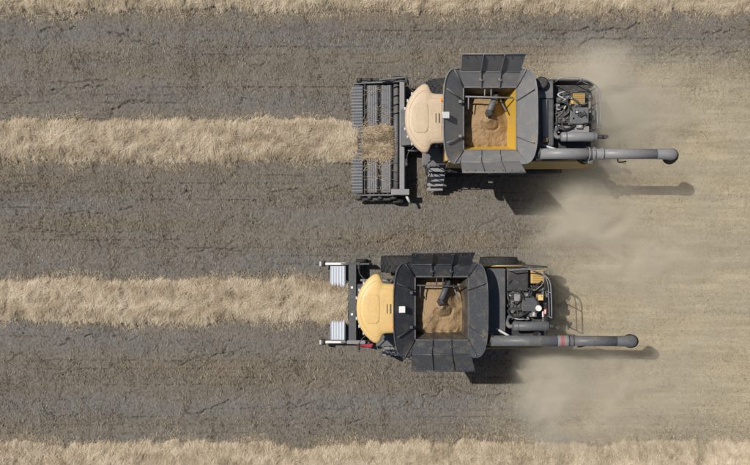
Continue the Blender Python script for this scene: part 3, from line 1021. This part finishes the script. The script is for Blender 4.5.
    for yy in (.1, .5):
        rl.rings([(3.78, yy, 2.62), (4.22, yy, 1.45)], .02, 6)
    rl = rl.build('rear_ladder', 'steel_dark', root)
    for k in range(4):
        t = (k + .5) / 4
        x0, zz = 3.78 + .44 * t, 2.62 - 1.17 * t
        MB().box(x0 - .05, x0 + .05, .1, .5, zz - .015, zz + .015).build('step', 'steel_dark', rl)
    # --- unloading auger ------------------------------------------------------------
    ay, xt, za = cfg['auger_y'], cfg['auger_tip'], 3.92
    c1 = 3.4 if up else 4.28
    AM = 'steel' if up else 'steel_dark'
    pv = MB().rings(smooth_path([(1.45, ay + .12, 2.3), (1.45, ay + .12, 3.35), (1.5, ay + .08, 3.72), (1.75, ay, za)], 5), .19, 16).build('auger_elbow', 'dark', root)
    ua = MB().rings([(1.66, ay, za - .01), (c1, ay, za)], .185, 20).build('unloading_auger', AM, root)
    MB().rings([(c1, ay, za), (xt - .62, ay - .01, za)], .172, 20).build('outer_tube', AM, ua)
    sp = smooth_path([(xt - .62, ay - .01, za), (xt - .28, ay - .012, za - .005), (xt - .08, ay - .02, za - .10), (xt + .0, ay - .05, za - .32), (xt + .02, ay - .08, za - .60)], 6)
    rr = [.175 + .055 * (i / (len(sp) - 1)) for i in range(len(sp))]
    MB().rings(sp, rr, 20, False).build('spout', AM, ua)
    MB().rings(sp[-13:], [r_ * 1.05 for r_ in rr[-13:]], 20, False).build('spout_lip', 'rubber', ua)
    for xx in ((c1 - .12, c1 + .06) if up else (c1 - .05, c1 + .10)):
        MB().cyl((xx, ay, za), (xx + .05, ay, za), .225, n=20).build('flange', AM, ua)
    if up:
        for xx in (3.28, 3.72):
            MB().cyl((xx, ay, za), (xx + .08, ay, za), .21, n=20).build('clamp_band', AM, ua)
        box('clamp', 'steel_dark', ua, 3.3, 3.45, ay - .34, ay - .16, za - .2, za - .02, bevel=.01)
        pipe('hose', 'dark', ua, smooth_path([(3.35, ay - .22, za - .1), (3.3, ay - .3, za - .5), (3.2, ay - .2, za - .8), (3.1, ay, za - 1.0)], 5), .03, 6)
    else:
        for k in range(3):
            MB().rings([(3.9 + k * .11, ay, za), (4.01 + k * .11, ay, za)], .189, 20, False).build('reflective_band', ('steel', 'faded_red', 'steel')[k], ua)
    box('auger_cradle', 'dark', root, 3.30, 3.40, ay - .22, ay + .25, 2.6, za - .17, bevel=.01)
    pipe('auger_cylinder', 'bright', root, [(1.75, ay + .45, 3.0), (2.3, ay + .15, za - .2)], .04, 8)
    box('auger_bracket', 'bright' if up else 'steel', root, 1.58, 1.78, ay - .2, ay + .22, za - .30, za - .20, bevel=.01)
    pipe('lamp_arm', 'dark', ua, smooth_path([(xt - 1.9, ay - .1, za - .1), (xt - 1.8, ay - .25, za - .35), (xt - 1.5, ay - .22, za - .5)], 5), .025, 6)
    return root


UPPER = combine(dict(upper=True, x=UX, y=UY, ext='ext_light', roof='roof_beige', tankmat='tank_yellow', auger_y=-1.24, auger_tip=6.22,
                     label='combine harvester with beige cab roof and yellow-walled grain tank, upper one'))
LOWER = combine(dict(upper=False, x=LX, y=LY, ext='ext_dark', roof='roof_yellow', tankmat='tank_dark', auger_y=-1.06, auger_tip=6.52,
                     label='combine harvester with bright yellow cab roof and dark grain tank, lower one'))


# ------------------------------------------------------------------ pickup headers
def header_upper(root):
    y0, y1 = -2.52, 1.78
    mb = MB()
    mb.box(-2.98, -2.80, y0 + .06, y1 - .06, .82, .98)                # top beam
    mb.box(-2.80, -2.76, y0 + .06, y1 - .06, .25, .84)                # back sheet
    mb.box(-3.25, -2.77, y0 + .06, y1 - .06, .22, .26)                # trough
    h = mb.build('pickup_header', 'steel', root, .012)
    for yy in (y0, y1 - .06):
        MB().prism([(-4.7, .2), (-4.7, .42), (-4.2, .62), (-3.3, .8), (-2.9, 1.02), (-2.7, 1.0), (-2.7, .2)], yy, yy + .06).build('end_plate', 'charcoal', h, .01)
        s = -1 if yy < 0 else 1
        yc = yy + (.0 if s < 0 else .06) + s * .07
        MB().box(-4.6, -3.3, min(yc, yc + s * .1), max(yc, yc + s * .1), .35, .5).build('drive_cover', 'dark', h, .02)
        for xx in (-4.5, -4.1, -3.7, -3.2):
            MB().cyl((xx, yc - .06, .5), (xx, yc + .09, .5), .10 if xx != -3.2 else .15, n=14).build('drive_pulley', 'dark', h)
    # arm reaching back over the north end and fittings at the south end
    MB().box(-3.75, -2.55, y1 + .03, y1 + .10, .98, 1.06, rot=('Z', .10)).build('lift_arm', 'steel_dark', h, .01)
    MB().box(-3.30, -2.62, y0 + .02, y0 + .24, .99, 1.06).build('hydraulic_motor', 'steel', h, .02)
    MB().cyl((-2.72, y0 - .02, .85), (-2.60, y0 - .25, .80), .05, n=10).build('coupling', 'bright', h)
    # cross auger
    au = MB().cyl((-3.10, y0 + .1, .62), (-3.10, y1 - .1, .62), .10, n=16)
    au.build('cross_auger', 'steel_dark', h)
    for (ya, yb, s) in ((y0 + .12, -1.05, 1), (y1 - .12, .35, -1)):
        fl = MB()
        N = 46
        for i in range(N):
            a = i / N * 4 * 2 * math.pi
            b_ = (i + 1) / N * 4 * 2 * math.pi
            ya_, yb_ = ya + (yb - ya) * i / N, ya + (yb - ya) * (i + 1) / N
            P = lambda an, yy, r: (-3.10 + r * math.cos(an), yy, .62 + r * math.sin(an))
            fl.add([P(a, ya_, .1), P(a, ya_, .2), P(b_, yb_, .2), P(b_, yb_, .1)], [(0, 1, 2, 3)])
        fl.build('auger_flighting', 'steel_dark', h)
    # two ribbed belts
    for (bx0, bx1, z0, z1) in ((-4.16, -3.83, .50, .56), (-3.64, -3.32, .56, .60)):
        for (ya, yb) in ((y0 + .12, -.38), (-.36, y1 - .12)):
            mb = MB()
            mb.rings([(bx0, ya, z0), (bx0, yb, z0)], .055, 12)
            mb.rings([(bx1, ya, z1), (bx1, yb, z1)], .055, 12)
            mb.add([(bx0, ya, z0 + .056), (bx1, ya, z1 + .056), (bx1, yb, z1 + .056), (bx0, yb, z0 + .056)], [(0, 1, 2, 3)])
            mb.add([(bx0, ya, z0 - .056), (bx1, ya, z1 - .056), (bx1, yb, z1 - .056), (bx0, yb, z0 - .056)], [(0, 3, 2, 1)])
            mb.build('belt', 'belt_grey', h)
            ns = 4
            for k in range(ns):
                t = (k + .5) / ns
                xx, zz = bx0 + (bx1 - bx0) * t, z0 + (z1 - z0) * t + .058
                MB().box(xx - .026, xx + .026, ya + .03, yb - .03, zz, zz + .02).build('belt_slat', 'slat_grey', h)
    for xx in (-3.755, -4.29, -3.24):
        MB().box(xx - .022, xx + .022, y0 + .07, y1 - .07, .42, .54).build('cross_member', 'dark', h)
    # front pickup roller with rows of tines
    fr = MB().box(-4.72, -4.36, y0 + .1, y1 - .1, .38, .44).build('pickup_apron', 'belt_grey', h, .01)
    MB().cyl((-4.55, y0 + .08, .34), (-4.55, y1 - .08, .34), .10, n=14).build('pickup_roller', 'steel_dark', h)
    for k in range(34):
        yy = y0 + .2 + k * (y1 - y0 - .4) / 33
        MB().box(-4.80, -4.37, yy - .022, yy + .022, .441, .462, rot=('Y', -.04)).build('tine', 'slat_grey', h)
    for yy in (y0 - .18, y1 + .18):
        MB().cyl((-3.0, yy - .08, .24), (-3.0, yy + .08, .24), .24, n=20).build('gauge_wheel', 'rubber', h)
    return h


def header_lower(root):
    y0, y1 = -1.53, 1.42
    mb = MB()
    mb.box(-3.22, -2.94, y0, y1, .80, .96)
    mb.box(-2.98, -2.93, y0, y1, .25, .80)
    mb.box(-3.3, -2.94, y0, y1, .22, .26)
    h = mb.build('pickup_header', 'charcoal', root, .015)
    for yy in (.55, -.45):
        box('reflector', 'white', h, -3.14, -3.06, yy - .04, yy + .04, .96, .985, bevel=0)
    for s, yy in ((1, y1), (-1, y0)):
        MB().prism([(-3.9, .3), (-3.9, .5), (-3.25, .78), (-2.45, .82), (-2.35, .3)], yy - .03, yy + .03).build('end_plate', 'charcoal', h, .01)
        MB().box(-4.24, -3.36, yy - .045 * 1, yy + .045, .60, .66).build('side_arm', 'white', h, .01)
        MB().cyl((-4.20, yy - .10, .62), (-4.20, yy + .10, .62), .10, n=14).build('arm_pulley', 'dark', h)
        MB().box(-4.33, -4.25, yy - .09, yy + .09, .55, .70).build('arm_cap', 'bright', h, .02)
        MB().cyl((-2.75, yy + s * .17, .22), (-2.75, yy + s * .05, .22), .22, n=20).build('gauge_wheel', 'rubber', h)
    mb = MB()
    mb.rings([(-3.88, y0 + .08, .52), (-3.88, y1 - .08, .52)], .06, 12)
    mb.rings([(-3.40, y0 + .08, .58), (-3.40, y1 - .08, .58)], .06, 12)
    mb.add([(-3.88, y0 + .08, .58), (-3.40, y0 + .08, .64), (-3.40, y1 - .08, .64), (-3.88, y1 - .08, .58)], [(0, 1, 2, 3)])
    mb.add([(-3.88, y0 + .08, .46), (-3.40, y0 + .08, .52), (-3.40, y1 - .08, .52), (-3.88, y1 - .08, .46)], [(0, 3, 2, 1)])
    mb.build('belt', 'belt_pale', h)
    for k in range(5):
        t = (k + .5) / 5
        xx, zz = -3.90 + .52 * t, .582 + .06 * t
        MB().box(xx - .026, xx + .026, y0 + .1, y1 - .1, zz, zz + .022).build('belt_slat', 'slat_pale', h)
    MB().cyl((-3.12, y0 + .06, .55), (-3.12, y1 - .06, .55), .12, n=16).build('cross_auger', 'steel_dark', h)
    # red tapered shield at the south end
    MB().prism([(-3.1, -1.56), (-2.3, -1.56), (-2.36, -1.71), (-2.6, -1.69)], .72, .90, 'z').build('shield', 'red', h, .03)
    MB().box(-3.28, -2.6, -1.56, -1.42, .965, .99).build('top_plate', 'steel', h, .01)
    return h


header_upper(UPPER)
header_lower(LOWER)


# ------------------------------------------------------------------ grain in the tanks
def grain(label, ox, oy, seed, level):
    xs = np.linspace(-.80, .90, 86)
    ys = np.linspace(-1.0, 1.0, 100)
    X, Y = np.meshgrid(xs, ys)
    r = np.hypot(X - .06, Y - .02)
    wob = .16 * (fbm(X * 3.1, Y * 3.1, seed + 40) - .5)
    Z = level + .56 * np.exp(-(r / .34) ** 1.3) + .14 * np.exp(-(((X + .45) / .3) ** 2 + ((Y + .45) / .5) ** 2)) + 0.22 * fbm(X * 2.5, Y * 2.5, seed) - .10 * sstep(-.7, -1., Y)
    Z -= .07 * np.exp(-((np.hypot(X - .16, (Y + .12) * 1.3) - .30 + wob) / .06) ** 2) * sstep(.25, -.15, Y)
    Z += .05 * np.exp(-((np.hypot(X + .02, (Y - .12)) - .16 + wob) / .07) ** 2)
    Z -= .14 * sstep(.35, .9, X) + .25 * sstep(.25, .6, X) * sstep(.0, .5, Y)
    Z += .035 * np.sin(X * 21 + 2 * fbm(X, Y, 4)) * sstep(-.6, -.95, Y) + .03 * np.sin(Y * 23) * sstep(-.5, -.75, X)
    Z += (vnoise(X * 30, Y * 30, seed + 3) - .5) * .02
    Z -= .22 * sstep(.6, 1.0, Y)
    me_v = np.stack([X, Y, Z - 2.5], -1).reshape(-1, 3)
    idx = np.arange(X.size).reshape(X.shape)
    faces = np.stack([idx[:-1, :-1], idx[:-1, 1:], idx[1:, 1:], idx[1:, :-1]], -1).reshape(-1, 4)
    o = raw_mesh('grain_heap', me_v, faces, 'grain', smooth=True)
    o.location = (ox, oy, 2.5)
    tag(o, label, 'grain', 'grain heaps in the tanks')


grain('heap of tan grain inside the yellow-walled tank of the upper harvester', UX, UY, 5, 2.56)
grain('heap of tan grain inside the dark tank of the lower harvester', LX, LY, 9, 2.70)


# ------------------------------------------------------------------ dust
def dust():
    x0, x1, y0, y1, z0, z1 = 4.6, 16.5, -8.6, 7.6, -0.5, 3.4
    o = MB().box(x0, x1, y0, y1, z0, z1)
    m = bpy.data.materials.new('dust')
    m.use_nodes = True
    nt = m.node_tree
    nt.nodes.clear()
    outn = nt.nodes.new('ShaderNodeOutputMaterial')
    pv = nt.nodes.new('ShaderNodeVolumePrincipled')
    pv.inputs['Color'].default_value = (0.99, 0.94, 0.83, 1)
    pv.inputs['Anisotropy'].default_value = 0.0
    nt.links.new(pv.outputs[0], outn.inputs['Volume'])
    geo = nt.nodes.new('ShaderNodeNewGeometry')
    sep = nt.nodes.new('ShaderNodeSeparateXYZ')
    nt.links.new(geo.outputs['Position'], sep.inputs[0])

    def mth(op, a, b_=0.0, c=None):
        n_ = nt.nodes.new('ShaderNodeMath')
        n_.operation = op
        for i, v in enumerate((a, b_) if c is None else (a, b_, c)):
            if isinstance(v, (int, float)):
                n_.inputs[i].default_value = v
            else:
                nt.links.new(v, n_.inputs[i])
        return n_.outputs[0]
    nz = nt.nodes.new('ShaderNodeTexNoise')
    nz.inputs['Scale'].default_value = 0.8
    nz.inputs['Detail'].default_value = 4.5
    nz.inputs['Distortion'].default_value = 0.7
    nz.inputs['Roughness'].default_value = 0.6
    mpv = nt.nodes.new('ShaderNodeMapping')
    mpv.inputs['Rotation'].default_value = (0, 0, 0.5)
    mpv.inputs['Scale'].default_value = (0.75, 1.3, 1.0)
    nt.links.new(geo.outputs['Position'], mpv.inputs[0])
    nt.links.new(mpv.outputs[0], nz.inputs['Vector'])
    nf = mth('MULTIPLY', mth('SUBTRACT', nz.outputs['Fac'], 0.30), 2.9)
    nf = mth('MAXIMUM', nf, 0.0)

    def puff(cx, cy, cz, sx, sy, sz, amp):
        t = 0
        for s_, c_, w_ in ((sep.outputs[0], cx, sx), (sep.outputs[1], cy, sy), (sep.outputs[2], cz, sz)):
            d = mth('DIVIDE', mth('SUBTRACT', s_, c_), w_)
            t = mth('ADD', t, mth('MULTIPLY', d, d))
        return mth('MULTIPLY', mth('EXPONENT', mth('MULTIPLY', t, -1.0)), amp)
    tot = 0.0
    for a in cfg_puffs:
        tot = mth('ADD', tot, puff(*a))
    dens = mth('MULTIPLY', tot, nf)
    # nothing at the walls of the volume
    def edge(s_, lo, hi, w_):
        a = nt.nodes.new('ShaderNodeMapRange'); a.inputs[1].default_value = lo; a.inputs[2].default_value = lo + w_
        b2 = nt.nodes.new('ShaderNodeMapRange'); b2.inputs[1].default_value = hi; b2.inputs[2].default_value = hi - w_
        nt.links.new(s_, a.inputs[0]); nt.links.new(s_, b2.inputs[0])
        return mth('MULTIPLY', a.outputs[0], b2.outputs[0])
    dens = mth('MULTIPLY', dens, edge(sep.outputs[0], x0, x1 + 3, .8))
    dens = mth('MULTIPLY', dens, edge(sep.outputs[1], y0, y1, 1.0))
    dens = mth('MULTIPLY', dens, edge(sep.outputs[2], z0 - 2, z1, .6))
    nt.links.new(dens, pv.inputs['Density'])
    ob = o.build('dust_cloud', m)
    tag(ob, 'tan dust drifting behind the two harvesters', 'dust', kind='stuff')


cfg_puffs = [
    (8.1, 5.0, 1.2, 1.2, 1.5, 1.3, 1.35),
    (8.0, 2.6, 0.8, 1.3, 1.2, 0.9, .55),
    (7.6, 0.3, 0.9, 1.3, 1.3, 1.1, 1.4),
    (6.5, -5.9, 0.8, 0.9, 1.6, 1.0, 1.8),
    (9.2, -0.9, 0.8, 2.0, 1.4, 1.0, .95),
    (9.8, 4.4, 0.8, 2.2, 1.8, 1.0, .60),
    (8.8, -6.0, 0.7, 2.6, 1.7, .9, .95),
    (11.8, -0.5, 0.7, 3.6, 5.2, .9, .42),
]
dust()
